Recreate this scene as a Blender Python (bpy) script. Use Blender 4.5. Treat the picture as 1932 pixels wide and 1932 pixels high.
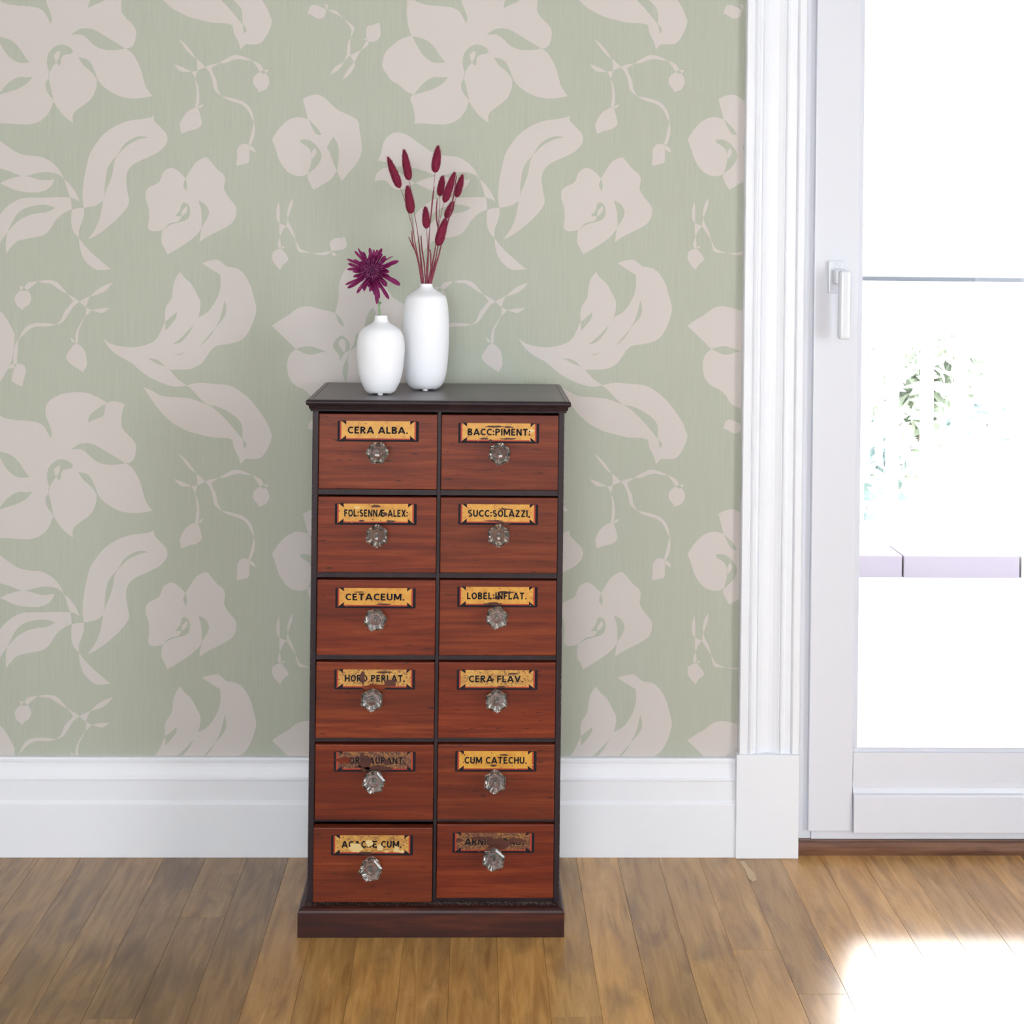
import bpy, bmesh, math, random
from mathutils import Vector, Matrix
from mathutils.geometry import tessellate_polygon
S = bpy.context.scene
for o in list(bpy.data.objects): bpy.data.objects.remove(o)
COL = S.collection

# ------------------------------------------------------------------ camera
F_PX, PX, PY = 2620.0, 966.0, 460.0            # focal length and principal point (1932 px frame)
ROLL, YAW = 0.0113, math.atan(0.0256)
CAM = Vector((0.0, -2.847, 1.25))
_r = Vector((math.cos(YAW), -math.sin(YAW), 0)); _z = Vector((0, 0, 1))
FW = Vector((math.sin(YAW), math.cos(YAW), 0))
CX = _r*math.cos(ROLL) + _z*math.sin(ROLL)
CY = -_r*math.sin(ROLL) + _z*math.cos(ROLL)
cd = bpy.data.cameras.new('camera'); cam = bpy.data.objects.new('camera', cd); COL.objects.link(cam)
cd.sensor_fit = 'HORIZONTAL'; cd.sensor_width = 36.0; cd.lens = 36.0*F_PX/1932.0
cd.shift_x = 0.0; cd.shift_y = -(966.0-PY)/1932.0; cd.clip_start = 0.05; cd.clip_end = 200
m = Matrix((CX, CY, -FW)).transposed().to_4x4(); m.translation = CAM
cam.matrix_world = m; S.camera = cam

def at(x, y, Y):
    """photo point (1932 px frame) -> point on the plane y = Y"""
    d = FW + CX*((x-PX)/F_PX) + CY*((PY-y)/F_PX)
    return CAM + d*((Y-CAM.y)/d.y)

# ------------------------------------------------------------------ view, world, sun, lights
S.view_settings.view_transform = 'Standard'; S.view_settings.look = 'None'
S.view_settings.exposure = 0.23; S.view_settings.gamma = 1.0; S.view_settings.use_curve_mapping = False
W = bpy.data.worlds.new('sky'); S.world = W; W.use_nodes = True
W.node_tree.nodes['Background'].inputs[0].default_value = (0.92, 0.96, 1.0, 1)
W.node_tree.nodes['Background'].inputs[1].default_value = 9.5

def light(name, kind, loc, direction, energy, color=(1, 1, 1), size=None, angle=None):
    l = bpy.data.lights.new(name, kind); o = bpy.data.objects.new(name, l); COL.objects.link(o)
    o.location = loc; o.rotation_euler = Vector(direction).to_track_quat('-Z', 'Y').to_euler()
    l.energy = energy; l.color = color
    if size: l.shape = 'RECTANGLE'; l.size, l.size_y = size
    if angle: l.angle = math.radians(angle)
    return o
light('sun', 'SUN', (3, 6, 5), (-0.33, -1.0, -0.48), 2.6, (1, 0.97, 0.93), angle=16.0)
light('window_daylight_right', 'AREA', (2.36, -2.55, 1.15), (-1, 0.2, 0.0), 10, (0.96, 0.98, 1.0), (1.4, 1.4))
light('window_daylight_behind', 'AREA', (-0.35, -4.92, 1.3), (0, 1, -0.01), 14, (1.0, 0.985, 0.97), (2.2, 1.4))

# ------------------------------------------------------------------ helpers
def tag(o, label=None, cat=None, group=None, kind=None):
    if label: o['label'] = label
    if cat: o['category'] = cat
    if group: o['group'] = group
    if kind: o['kind'] = kind
    return o

def empty(name, loc, parent=None):
    o = bpy.data.objects.new(name, None); COL.objects.link(o); o.location = loc
    o.empty_display_size = 0.05
    if parent: o.parent = parent
    return o

def obj(name, bm, mats, parent=None, loc=None, smooth=False):
    me = bpy.data.meshes.new(name)
    if isinstance(bm, bmesh.types.BMesh):
        bmesh.ops.recalc_face_normals(bm, faces=bm.faces)
        bm.to_mesh(me); bm.free()
    else:
        me.from_pydata(*bm)
    for mt in (mats if isinstance(mats, (list, tuple)) else [mats]): me.materials.append(mt)
    if smooth:
        for p in me.polygons: p.use_smooth = True
    o = bpy.data.objects.new(name, me); COL.objects.link(o)
    if parent: o.parent = parent
    if loc: o.location = loc
    return o

def box(bm, x0, x1, y0, y1, z0, z1, bev=0.0, mi=0, seg=2):
    n0 = len(bm.faces)
    vs = [bm.verts.new((x, y, z)) for x in (x0, x1) for y in (y0, y1) for z in (z0, z1)]
    fs = [bm.faces.new([vs[i] for i in q]) for q in ((0, 1, 3, 2), (4, 6, 7, 5), (0, 4, 5, 1), (2, 3, 7, 6), (0, 2, 6, 4), (1, 5, 7, 3))]
    for f in fs: f.material_index = mi
    bmesh.ops.recalc_face_normals(bm, faces=fs)
    if bev:
        es = list({e for f in fs for e in f.edges})
        r = bmesh.ops.bevel(bm, geom=es, offset=bev, segments=seg, affect='EDGES', profile=0.6)
        for f in r['faces']: f.material_index = mi
    return fs

def B(*a, **k):
    bm = bmesh.new(); box(bm, *a, **k); return bm

def loft(bm, rings, cap=True, mi=0, close=True):
    """rings: lists of points of equal length"""
    vv = [[bm.verts.new(p) for p in r] for r in rings]
    n = len(vv[0])
    for a, b in zip(vv, vv[1:]):
        for i in range(n if close else n-1):
            j = (i+1) % n
            f = bm.faces.new((a[i], a[j], b[j], b[i])); f.material_index = mi
    if cap:
        for r in (vv[0], vv[-1]):
            f = bm.faces.new(r); f.material_index = mi
    return vv

def lathe(bm, prof, c=(0, 0, 0), n=48, mi=0):
    rings = [[(c[0]+r*math.cos(2*math.pi*i/n), c[1]+r*math.sin(2*math.pi*i/n), c[2]+z) for i in range(n)] for r, z in prof]
    return loft(bm, rings, True, mi)

def tube(bm, pts, rad, n=7, mi=0):
    rad = rad if isinstance(rad, (list, tuple)) else [rad]*len(pts)
    pts = [Vector(p) for p in pts]; rings = []
    for i, p in enumerate(pts):
        t = (pts[min(i+1, len(pts)-1)] - pts[max(i-1, 0)]).normalized()
        a = t.cross(Vector((0.3, 1, 0.2))).normalized(); b = t.cross(a)
        rings.append([p + (a*math.cos(2*math.pi*k/n) + b*math.sin(2*math.pi*k/n))*rad[i] for k in range(n)])
    loft(bm, rings, True, mi)

def spline(pts, k=6):
    """smooth open curve through points"""
    P = [Vector(p) for p in pts]; out = []
    for i in range(len(P)-1):
        a, b, c, d = P[max(i-1, 0)], P[i], P[i+1], P[min(i+2, len(P)-1)]
        for t in (j/k for j in range(k)):
            out.append(0.5*((2*b) + (c-a)*t + (2*a-5*b+4*c-d)*t*t + (3*b-a-3*c+d)*t**3))
    return out + [P[-1]]

# ------------------------------------------------------------------ materials
def mat(name, col, rough=0.5, spec=0.5, metal=0.0, **kw):
    mt = bpy.data.materials.new(name); mt.use_nodes = True
    b = mt.node_tree.nodes['Principled BSDF']
    b.inputs['Base Color'].default_value = (*col, 1); b.inputs['Roughness'].default_value = rough
    b.inputs['Specular IOR Level'].default_value = spec; b.inputs['Metallic'].default_value = metal
    for k, v in kw.items(): b.inputs[k.replace('_', ' ')].default_value = v
    return mt

class N:
    """small node-tree writer"""
    def __init__(s, mt): s.t = mt.node_tree; s.b = s.t.nodes.get('Principled BSDF')
    def n(s, typ, **kw):
        q = s.t.nodes.new(typ)
        for k, v in kw.items(): setattr(q, k, v)
        return q
    def l(s, a, b): s.t.links.new(a, b)
    def noise(s, scale, vec, detail=5, rough=0.55, dist=0.0):
        mp = s.n('ShaderNodeMapping'); mp.inputs['Scale'].default_value = scale; s.l(vec, mp.inputs['Vector'])
        q = s.n('ShaderNodeTexNoise'); q.inputs['Scale'].default_value = 1.0; q.inputs['Detail'].default_value = detail
        q.inputs['Roughness'].default_value = rough; q.inputs['Distortion'].default_value = dist
        s.l(mp.outputs[0], q.inputs['Vector']); return q.outputs['Fac']
    def ramp(s, fac, stops):
        q = s.n('ShaderNodeValToRGB'); s.l(fac, q.inputs[0]); e = q.color_ramp.elements
        while len(e) < len(stops): e.new(0.5)
        for i, (p, c) in enumerate(stops):
            e[i].position = p; e[i].color = (*c, 1) if isinstance(c, tuple) else (c, c, c, 1)
        return q.outputs[0]
    def mix(s, fac, a, b, mode='MIX'):
        q = s.n('ShaderNodeMix', data_type='RGBA', blend_type=mode)
        for i, v in ((0, fac), (6, a), (7, b)):
            if hasattr(v, 'links'): s.l(v, q.inputs[i])
            else: q.inputs[i].default_value = v if i == 0 else (*v, 1)
        return q.outputs[2]
    def math(s, op, a, b=0.0):
        q = s.n('ShaderNodeMath', operation=op)
        for i, v in ((0, a), (1, b)):
            if hasattr(v, 'links'): s.l(v, q.inputs[i])
            else: q.inputs[i].default_value = v
        return q.outputs[0]
    def coords(s, rnd=True):
        tc = s.n('ShaderNodeTexCoord')
        if not rnd: return tc.outputs['Object'], None
        oi = s.n('ShaderNodeObjectInfo'); va = s.n('ShaderNodeVectorMath', operation='SCALE'); va.inputs[0].default_value = (37, 53, 71)
        s.l(oi.outputs['Random'], va.inputs['Scale'])
        ad = s.n('ShaderNodeVectorMath', operation='ADD'); s.l(tc.outputs['Object'], ad.inputs[0]); s.l(va.outputs[0], ad.inputs[1])
        return ad.outputs[0], oi.outputs['Random']
    def bump(s, h, strength=0.2, dist=0.002):
        q = s.n('ShaderNodeBump'); q.inputs['Strength'].default_value = strength; q.inputs['Distance'].default_value = dist
        s.l(h, q.inputs['Height']); s.l(q.outputs[0], s.b.inputs['Normal'])
    def col(s, c): s.l(c, s.b.inputs['Base Color'])

def wood(name, dark, mid, light_, scale, rough=0.4, spec=0.5, speck=0.0, bump=0.1, hue=None):
    mt = mat(name, mid, rough, spec); q = N(mt); v, rnd = q.coords()
    g = q.noise(scale, v, 6, 0.6, 0.4)
    c = q.ramp(g, [(0.30, dark), (0.5, mid), (0.72, light_)])
    big = q.noise(tuple(x*0.12 for x in scale), v, 3)
    c = q.mix(q.ramp(big, [(0.35, 0.0), (0.65, 0.55)]), c, dark)
    if speck:
        sp = q.noise(tuple(x*(2.2 if i else 6) for i, x in enumerate(scale)), v, 2)
        c = q.mix(q.ramp(sp, [(0.66, 0.0), (0.74, speck)]), c, (0.02, 0.008, 0.008))
    if hue:
        c = q.mix(rnd, c, q.mix(1.0, c, hue, 'MULTIPLY'))
    q.col(c); q.bump(g, bump); return mt

M = {}
M['drawer'] = wood('drawer_mahogany', (0.080, 0.015, 0.007), (0.165, 0.031, 0.011), (0.25, 0.060, 0.018), (5, 40, 95), 0.42, 0.22, 0.8, 0.08, (1.0, 0.82, 0.8))
M['carcass'] = wood('dark_stained_wood', (0.014, 0.008, 0.011), (0.022, 0.012, 0.016), (0.036, 0.019, 0.022), (40, 40, 6), 0.42, 0.25, 0.0, 0.1)
M['top'] = wood('dark_polished_top', (0.065, 0.052, 0.058), (0.11, 0.09, 0.098), (0.155, 0.125, 0.13), (5, 70, 60), 0.38, 1.0, 0.0, 0.06)
M['plinth'] = wood('plinth_wood', (0.020, 0.008, 0.008), (0.038, 0.011, 0.009), (0.10, 0.026, 0.013), (4, 40, 45), 0.4, 0.25, 0.0, 0.08)
M['threshold'] = wood('threshold_wood', (0.09, 0.04, 0.025), (0.18, 0.082, 0.05), (0.25, 0.13, 0.08), (6, 60, 60), 0.22, 0.6, 0.0, 0.06)
M['edge_dust'] = mat('worn_pale_edge', (0.20, 0.18, 0.17), 0.8, 0.2)

def make_floor():
    mt = mat('stained_maple_plank', (0.2, 0.12, 0.06), 0.27, 0.8); q = N(mt); v, rnd = q.coords()
    g = q.noise((55, 5, 10), v, 6, 0.6, 0.8)
    c = q.ramp(g, [(0.28, (0.175, 0.092, 0.034)), (0.5, (0.265, 0.150, 0.056)), (0.75, (0.34, 0.205, 0.085))])
    fig = q.noise((150, 7, 8), v, 3, 0.6, 1.2)
    c = q.mix(q.ramp(fig, [(0.55, 0.0), (0.75, 0.22)]), c, (0.36, 0.23, 0.11))
    bl = q.noise((16, 4.5, 5), v, 4, 0.55, 0.9)
    c = q.mix(q.ramp(bl, [(0.47, 0.0), (0.72, 0.62)]), c, (0.105, 0.060, 0.034))
    c = q.mix(1.0, c, q.ramp(rnd, [(0.0, (0.98, 0.97, 1.0)), (0.35, (1.15, 1.13, 1.10)), (0.7, (1.25, 1.22, 1.15)), (1.0, (1.42, 1.34, 1.22))]), 'MULTIPLY')
    oi = q.n('ShaderNodeObjectInfo'); c = q.mix(1.0, c, oi.outputs['Color'], 'MULTIPLY')      # tone set per plank column, palest by the door
    q.col(c)
    return mt
M['floor'] = make_floor()
M['subfloor'] = mat('dark_floor_gap', (0.02, 0.012, 0.008), 0.9, 0.1)

def paper(name, c0, c1, streak):
    mt = mat(name, c0, 0.75, 0.2); q = N(mt); v, _ = q.coords(False)
    g = q.noise((300, 1, 9), v, 4, 0.6); bl = q.noise((5, 1, 4), v, 3)
    c = q.mix(q.ramp(g, [(0.35, 0.0), (0.75, streak)]), c0, c1)
    c = q.mix(q.ramp(bl, [(0.35, 0.0), (0.7, 0.35)]), c, tuple(x*1.04 for x in c0))
    q.col(c); return mt
M['paper'] = paper('sage_wallpaper', (0.402, 0.428, 0.357), (0.47, 0.492, 0.43), 0.6)
M['print'] = paper('blush_print', (0.565, 0.53, 0.510), (0.58, 0.545, 0.525), 0.4)
M['plaster'] = mat('plain_wall_paint', (0.74, 0.74, 0.71), 0.8, 0.2)
M['white'] = mat('white_gloss_paint', (0.79, 0.82, 0.88), 0.36, 0.35)
M['ceil'] = mat('ceiling_paint', (0.52, 0.52, 0.53), 0.9, 0.1)
M['upvc'] = mat('white_door_paint', (0.70, 0.725, 0.80), 0.3, 0.45)
M['ceramic'] = mat('matt_white_ceramic', (0.83, 0.85, 0.90), 0.55, 0.35)
M['handle'] = mat('white_handle_plastic', (0.72, 0.755, 0.82), 0.25, 0.5)
M['engrave'] = mat('grey_engraving', (0.55, 0.56, 0.58), 0.5, 0.3)
M['patio'] = mat('pale_patio_stone', (0.34, 0.335, 0.33), 0.8, 0.2)
M['curb'] = mat('mauve_curb_stone', (0.175, 0.155, 0.19), 0.8, 0.2)
M['rail'] = mat('white_rail_paint', (0.8, 0.8, 0.8), 0.5, 0.3)
M['rail_cap'] = mat('grey_rail_cap', (0.07, 0.075, 0.09), 0.8, 0.05)
M['ground'] = mat('dry_grass_ground', (0.45, 0.47, 0.36), 0.9, 0.1)

def glass_pane():
    mt = bpy.data.materials.new('window_glass'); mt.use_nodes = True; t = mt.node_tree; t.nodes.clear()
    o = t.nodes.new('ShaderNodeOutputMaterial'); mx = t.nodes.new('ShaderNodeMixShader'); tr = t.nodes.new('ShaderNodeBsdfTransparent')
    gl = t.nodes.new('ShaderNodeBsdfGlossy'); gl.inputs['Roughness'].default_value = 0.01; fr = t.nodes.new('ShaderNodeFresnel'); fr.inputs[0].default_value = 1.45
    t.links.new(fr.outputs[0], mx.inputs[0]); t.links.new(tr.outputs[0], mx.inputs[1]); t.links.new(gl.outputs[0], mx.inputs[2]); t.links.new(mx.outputs[0], o.inputs[0])
    return mt
M['pane'] = glass_pane()
M['knob'] = mat('clear_cut_glass', (0.97, 0.97, 0.97), 0.02, 0.6, 0.0, Transmission_Weight=0.97, IOR=1.52)
M['bolt'] = mat('dull_iron_bolt', (0.10, 0.09, 0.08), 0.5, 0.5, 0.6)
M['ink'] = mat('black_paint', (0.012, 0.011, 0.015), 0.7, 0.15)
M['red'] = mat('red_line_paint', (0.36, 0.042, 0.022), 0.5, 0.3)
M['flake'] = mat('cream_flake', (0.62, 0.47, 0.22), 0.6, 0.3)
M['bare'] = wood('bare_worn_wood', (0.05, 0.016, 0.013), (0.085, 0.026, 0.018), (0.12, 0.04, 0.022), (8, 50, 90), 0.5, 0.3, 0.0, 0.05)
def gold(name, base, wear_lo, wear_hi, worn):
    mt = mat(name, base, 0.42, 0.45); q = N(mt); v, _ = q.coords()
    a = q.noise((330, 330, 420), v, 4, 0.65); b = q.noise((60, 60, 80), v, 3)
    c = q.mix(q.ramp(b, [(0.35, 0.0), (0.7, 0.8)]), base, tuple(x*y for x, y in zip(base, (0.82, 0.66, 0.55))))
    w = q.math('ADD', a, q.math('MULTIPLY', b, 0.35))
    c = q.mix(q.ramp(w, [(wear_lo, 0.0), (wear_hi, 1.0)]), c, worn); q.col(c); return mt
M['gold'] = gold('gold_leaf_label', (0.60, 0.315, 0.045), 0.80, 0.86, (0.10, 0.035, 0.02))
M['gold_worn'] = gold('worn_gold_leaf_label', (0.55, 0.31, 0.07), 0.70, 0.78, (0.16, 0.085, 0.035))
M['gold_dark'] = gold('blackened_gold_label', (0.30, 0.135, 0.035), 0.60, 0.70, (0.075, 0.025, 0.018))
def grad(name, c0, c1, rough, axis='Z', lo=0, hi=1):
    mt = mat(name, c0, rough, 0.3); q = N(mt); v, rnd = q.coords(); g = q.noise((220, 220, 220), v, 2)
    q.col(q.mix(q.ramp(g, [(0.35, 0.0), (0.65, 1.0)]), c0, c1)); return mt
M['petal'] = grad('magenta_petal', (0.26, 0.013, 0.115), (0.34, 0.024, 0.175), 0.45)
M['petal_in'] = grad('dark_magenta_floret', (0.13, 0.009, 0.065), (0.22, 0.03, 0.13), 0.4)
M['floret'] = grad('violet_floret', (0.15, 0.016, 0.085), (0.26, 0.055, 0.17), 0.35)
M['heart'] = mat('dark_flower_heart', (0.03, 0.004, 0.018), 0.6, 0.2)
M['stem'] = grad('green_stem', (0.17, 0.30, 0.13), (0.22, 0.36, 0.19), 0.5)
M['plume'] = grad('burgundy_plume', (0.155, 0.008, 0.030), (0.21, 0.012, 0.045), 0.8)
M['awn'] = grad('burgundy_awn', (0.22, 0.016, 0.055), (0.25, 0.03, 0.07), 0.8)
M['straw'] = grad('dyed_stem', (0.17, 0.018, 0.045), (0.26, 0.065, 0.095), 0.6)
M['leafA'] = grad('pale_green_foliage', (0.50, 0.55, 0.47), (0.58, 0.62, 0.55), 0.6)
M['leafB'] = grad('blue_green_foliage', (0.37, 0.46, 0.455), (0.48, 0.54, 0.56), 0.6)
M['bark'] = mat('grey_bark', (0.25, 0.22, 0.2), 0.9, 0.1)

# ------------------------------------------------------------------ room shell
XL, XR, YF, ZC = -2.3, 2.4, -5.0, 2.75
DOOR = (0.668, 1.642, 2.25)                      # clear opening left, right, top
floor = obj('floor', B(XL, XR, YF, 0.16, -0.12, -0.016), M['subfloor']); tag(floor, kind='structure')
random.seed(5)
P0, PW = 0.4682, 0.0835
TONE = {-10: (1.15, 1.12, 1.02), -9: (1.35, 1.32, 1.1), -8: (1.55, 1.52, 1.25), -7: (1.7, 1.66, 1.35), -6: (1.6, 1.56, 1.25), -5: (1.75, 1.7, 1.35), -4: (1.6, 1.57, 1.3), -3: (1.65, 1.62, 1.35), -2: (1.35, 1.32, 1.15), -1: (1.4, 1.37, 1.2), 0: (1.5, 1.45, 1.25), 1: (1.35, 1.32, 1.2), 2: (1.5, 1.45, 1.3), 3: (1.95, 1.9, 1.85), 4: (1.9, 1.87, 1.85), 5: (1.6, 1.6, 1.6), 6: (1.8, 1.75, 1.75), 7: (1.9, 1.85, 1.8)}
i0 = math.floor((XL-P0)/PW); i1 = math.ceil((XR-P0)/PW)
for i in range(i0, i1):
    x0 = max(P0+i*PW, XL); x1 = min(P0+(i+1)*PW, XR)
    if x1-x0 < 0.01: continue
    y = -0.004 - 0.0
    y_end = y
    first = random.uniform(0.25, 1.5)
    while y_end > YF+0.01:
        L = first if y_end == y else random.uniform(1.2, 2.4)
        y_s = max(y_end-L, YF)
        if y_s - YF < 0.25: y_s = YF
        dz = random.uniform(-0.0003, 0.0)
        c = ((x0+x1)/2, (y_s+y_end)/2, -0.008+dz)
        bm = B(x0-c[0]+0.0002, x1-c[0]-0.0002, y_s-c[1]+0.0002, y_end-c[1]-0.0002, -0.008, 0.008, 0.0003, seg=1)
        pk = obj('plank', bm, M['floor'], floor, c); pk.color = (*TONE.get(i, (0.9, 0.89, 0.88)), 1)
        y_end = y_s
# pale gouge in the plank by the plinth block
bm = bmesh.new(); g = [(1395, 1625), (1404, 1624), (1413, 1636), (1424, 1648), (1428, 1660), (1421, 1664), (1412, 1657), (1405, 1640)]
def on_floor(x, y):
    d = FW + CX*((x-PX)/F_PX) + CY*((PY-y)/F_PX); return CAM + d*((0.0006-CAM.z)/d.z)
bm.faces.new([bm.verts.new(on_floor(*p)) for p in g])
obj('gouge_mark', bm, mat('raw_pale_wood', (0.62, 0.47, 0.31), 0.8, 0.1), floor)

ceiling = tag(obj('ceiling', B(XL, XR, YF, 0.15, ZC, ZC+0.1), M['ceil']), kind='structure')
bm = bmesh.new()
box(bm, XL-0.1, DOOR[0], 0, 0.15, 0, ZC); box(bm, DOOR[1], XR+0.1, 0, 0.15, 0, ZC); box(bm, DOOR[0], DOOR[1], 0, 0.15, DOOR[2], ZC)
wall_back = tag(obj('wall_back', bm, M['paper']), kind='structure')
tag(obj('wall_left', B(XL-0.12, XL, YF, 0, 0, ZC), M['plaster']), kind='structure')
def wall_with_hole(name, ax, p0, p1, a0, a1, h):
    bm = bmesh.new(); h0, h1, z0, z1 = h
    def bx(a, b, z, zz):
        if ax == 'x': box(bm, p0, p1, a, b, z, zz)
        else: box(bm, a, b, p0, p1, z, zz)
    bx(a0, h0, 0, ZC); bx(h1, a1, 0, ZC); bx(h0, h1, 0, z0); bx(h0, h1, z1, ZC)
    return tag(obj(name, bm, M['plaster']), kind='structure')
wall_with_hole('wall_right', 'x', XR, XR+0.12, YF, 0, (-3.15, -2.0, 0.45, 1.85))
wall_with_hole('wall_front', 'y', YF-0.12, YF, XL, XR, (-1.25, 0.6, 0.6, 2.1))

# ------------------------------------------------------------------ wallpaper print
def CH(ox, oy, s, txt, dx=0, dy=0):
    out = []
    for t in txt.split():
        k = t.endswith('*'); a, b = t.rstrip('*').split(',')
        out.append((ox+float(a)/s+dx, oy+float(b)/s+dy, k))
    return out
F1 = lambda t: CH(0, 720, 6.44, t, 0, -782.3)
F2 = lambda t: CH(710, 0, 4.83, t, -784, 0)
F3 = lambda t: CH(0, 190, 5.52, t)
Z3 = lambda t: CH(620, 260, 6.44, t, -784, 0)
Z4 = lambda t: CH(260, 0, 7.156, t)
Z4b = lambda t: CH(260, 0, 7.156, t, 0, 782.3)
Z5 = lambda t: CH(500, 0, 7.156, t)
Z6 = lambda t: CH(250, 170, 4.293, t)
Z7 = lambda t: CH(0, 500, 7.728, t)
Z8 = lambda t: CH(500, 430, 10.733, t)
Z9 = lambda t: CH(180, 480, 5.52, t)
ZK = lambda t: CH(500, 540, 6.9, t)
PXL = lambda t: CH(0, 0, 1, t)
PINK, GREEN, INNER = [], [], []
# large open flower
PINK.append(F1('615,690* 630,620 600,520 565,430 555,320 590,250 660,190 780,145 920,128 1060,140 1180,185 1290,250* 1282,268* 1340,243 1400,238 1460,252 1515,280* 1485,370 1475,470 1480,550 1540,630 1620,710 1655,790 1645,880 1620,950 1570,985 1525,988* 1600,1040 1660,1130 1710,1240 1740,1350 1775,1460 1850,1568* 1740,1590 1620,1597 1490,1580 1370,1530 1260,1455 1205,1390 1180,1345* 1174,1400 1170,1460 1140,1550 1090,1620 1000,1690 920,1750 890,1790 882,1840 888,1892* 800,1830 720,1740 655,1640*')
  + F2('840,935* 800,1030 730,1100 640,1132 540,1133 440,1125 348,1125* 350,1060 335,970 310,905 325,875 340,866* 330,858* 270,830 200,770 140,735 90,670 55,605 62,540 90,470 150,410 220,360 310,327* 320,325* 290,230 278,120 285,-30* 357,10 420,35')
  + F1('170,465 300,475 430,490 520,530 570,600'))
GREEN += [F1('1278,272* 1170,340 1090,410 1070,500* 1160,455 1250,420 1275,350'),
  F1('862,822* 960,760 1060,745 1160,770 1280,840 1420,925 1525,990* 1460,1003 1360,1012 1250,1000 1150,955 1080,890 1020,840 960,820'),
  F1('600,1285* 575,1200 575,1100 610,1020 680,960 750,942 830,965 880,1005 885,1035 850,1058 780,1070 745,1110 740,1170 720,1197 685,1160* 640,1215'),
  F1('590,1345* 560,1400 555,1460 580,1530 625,1590 650,1640* 640,1570 615,1450'),
  F1('950,1098* 1010,1190 1080,1250 1140,1310 1175,1372* 1183,1350* 1140,1240 1100,1160 1040,1115'),
  F1('594,1285* 606,1285* 592,1345* 584,1345*'),
  F2('325,330* 400,345 470,375 530,430 575,500 627,568* 560,575 490,555 420,495 370,415'),
  F2('340,866* 400,790 460,735 530,702 590,705 655,702* 600,765 520,810 430,840')]
INNER.append(F1('730,1018* 690,1035 660,1070 665,1110 683,1157* 720,1100 727,1060'))
# curling leaves
PINK += [F3('873,1115* 860,1000 870,850 895,720 930,570 990,460 1080,350 1200,265 1340,210 1480,190 1560,175 1605,158* 1610,210 1680,285 1735,350 1742,420 1710,480 1650,535 1550,585 1430,640 1360,690 1320,760 1315,850 1330,960 1345,1050 1310,1130 1220,1230 1100,1335 990,1410 915,1442* 990,1340 1040,1220 1065,1100 1075,1040* 1010,1085 940,1105'),
  F3('750,1135* 810,1120 872,1118* 875,1180 855,1260 825,1340 822,1428* 770,1370 745,1290 743,1200'),
  F3('822,1430* 835,1540 870,1640 930,1710 1010,1760 1155,1755* 1040,1660 930,1560 860,1480'),
  Z3('600,275* 640,180 670,50') + F2('130,1225 195,1207 280,1230 380,1300') + F3('80,475 190,545 300,572 430,585 530,635 600,700 640,760 668,820* 630,780 560,750 470,742 380,755 260,785 200,775 100,735 0,705') + Z3('1030,372 920,345 830,345 720,300'),
  Z3('560,530* 580,440 640,385 700,365 800,385 900,450 1050,553* 960,600 870,630 820,625 760,590 700,525 640,515'),
  F3('-2,858* 100,815 200,790 260,785 350,805 430,828 520,825 570,818* 530,890 470,935 380,955 280,953 160,930 70,890'),
  F3('745,1133* 745,1080 730,1008* 600,1005 450,1010 280,1010 180,1035 90,1090 30,1150 0,1190 -14,1226 -10,1350 -5,1490* 40,1420 80,1365* 68,1410 60,1500 65,1592* 120,1520 180,1465 270,1438 380,1420 460,1395 520,1340 570,1260 620,1205 680,1160'),
  F3('668,820* 730,875 790,960 832,1053* 790,1025 730,1008* 710,950 690,880')]
GREEN += [F3('1222,568* 1290,460 1360,405 1430,375 1490,370 1545,383* 1460,400 1380,435 1310,480'),
  F3('1225,565* 1150,650 1115,730 1095,850 1088,970 1078,1040* 1100,950 1150,830 1180,720 1190,640'),
  F3('78,1370* 130,1260 180,1180 250,1125 350,1095 450,1083 520,1095 578,1115* 500,1158 400,1172 300,1195 200,1245 130,1310')]
# bud spray under the big flower
PINK += [Z4(t) for t in ('550,525* 640,595 720,690 790,796* 720,745 650,665', '792,796* 860,850 912,907* 805,954* 803,880', '495,870* 600,905 720,966* 640,970 575,960 530,920',
  '722,970* 803,956* 790,1010 775,1064* 755,1015', '775,1060* 815,1170 830,1280 828,1380 812,1450* 775,1452* 790,1350 795,1230',
  '778,1455* 690,1495 620,1570 575,1660 570,1720 590,1808* 680,1770 780,1745 845,1705 865,1650 850,1580 815,1455*', '814,1442* 890,1398* 865,1445 830,1460',
  '910,907* 980,875 1095,854* 995,920* 1020,1000 1060,1080 1075,1180 1100,1240 1136,1301* 1040,1220 1018,1140 995,1040 955,955',
  '1095,855* 1180,800 1260,760 1330,743 1430,765 1552,820* 1450,810 1360,798 1270,815 1190,848', '1546,819* 1600,840 1660,875 1700,945* 1645,968* 1600,890',
  '1645,972* 1690,995 1730,990* 1765,1050 1775,1120 1740,1190 1700,1220 1628,1243* 1620,1210 1570,1150 1557,1090 1575,1030', '1700,942* 1765,945* 1740,990*',
  '1134,1300* 1250,1318 1380,1355 1470,1405 1535,1490 1560,1570 1572,1650* 1530,1580 1480,1480 1400,1410 1280,1370 1200,1340')]
PINK += [Z6(t) for t in ('985,258* 992,330 978,400 952,452* 940,435* 960,360', '940,440* 885,437 850,480 848,540 842,612* 900,600 935,590 947,550 943,450*', '950,450* 980,465 1000,508* 945,480*')]
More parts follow.
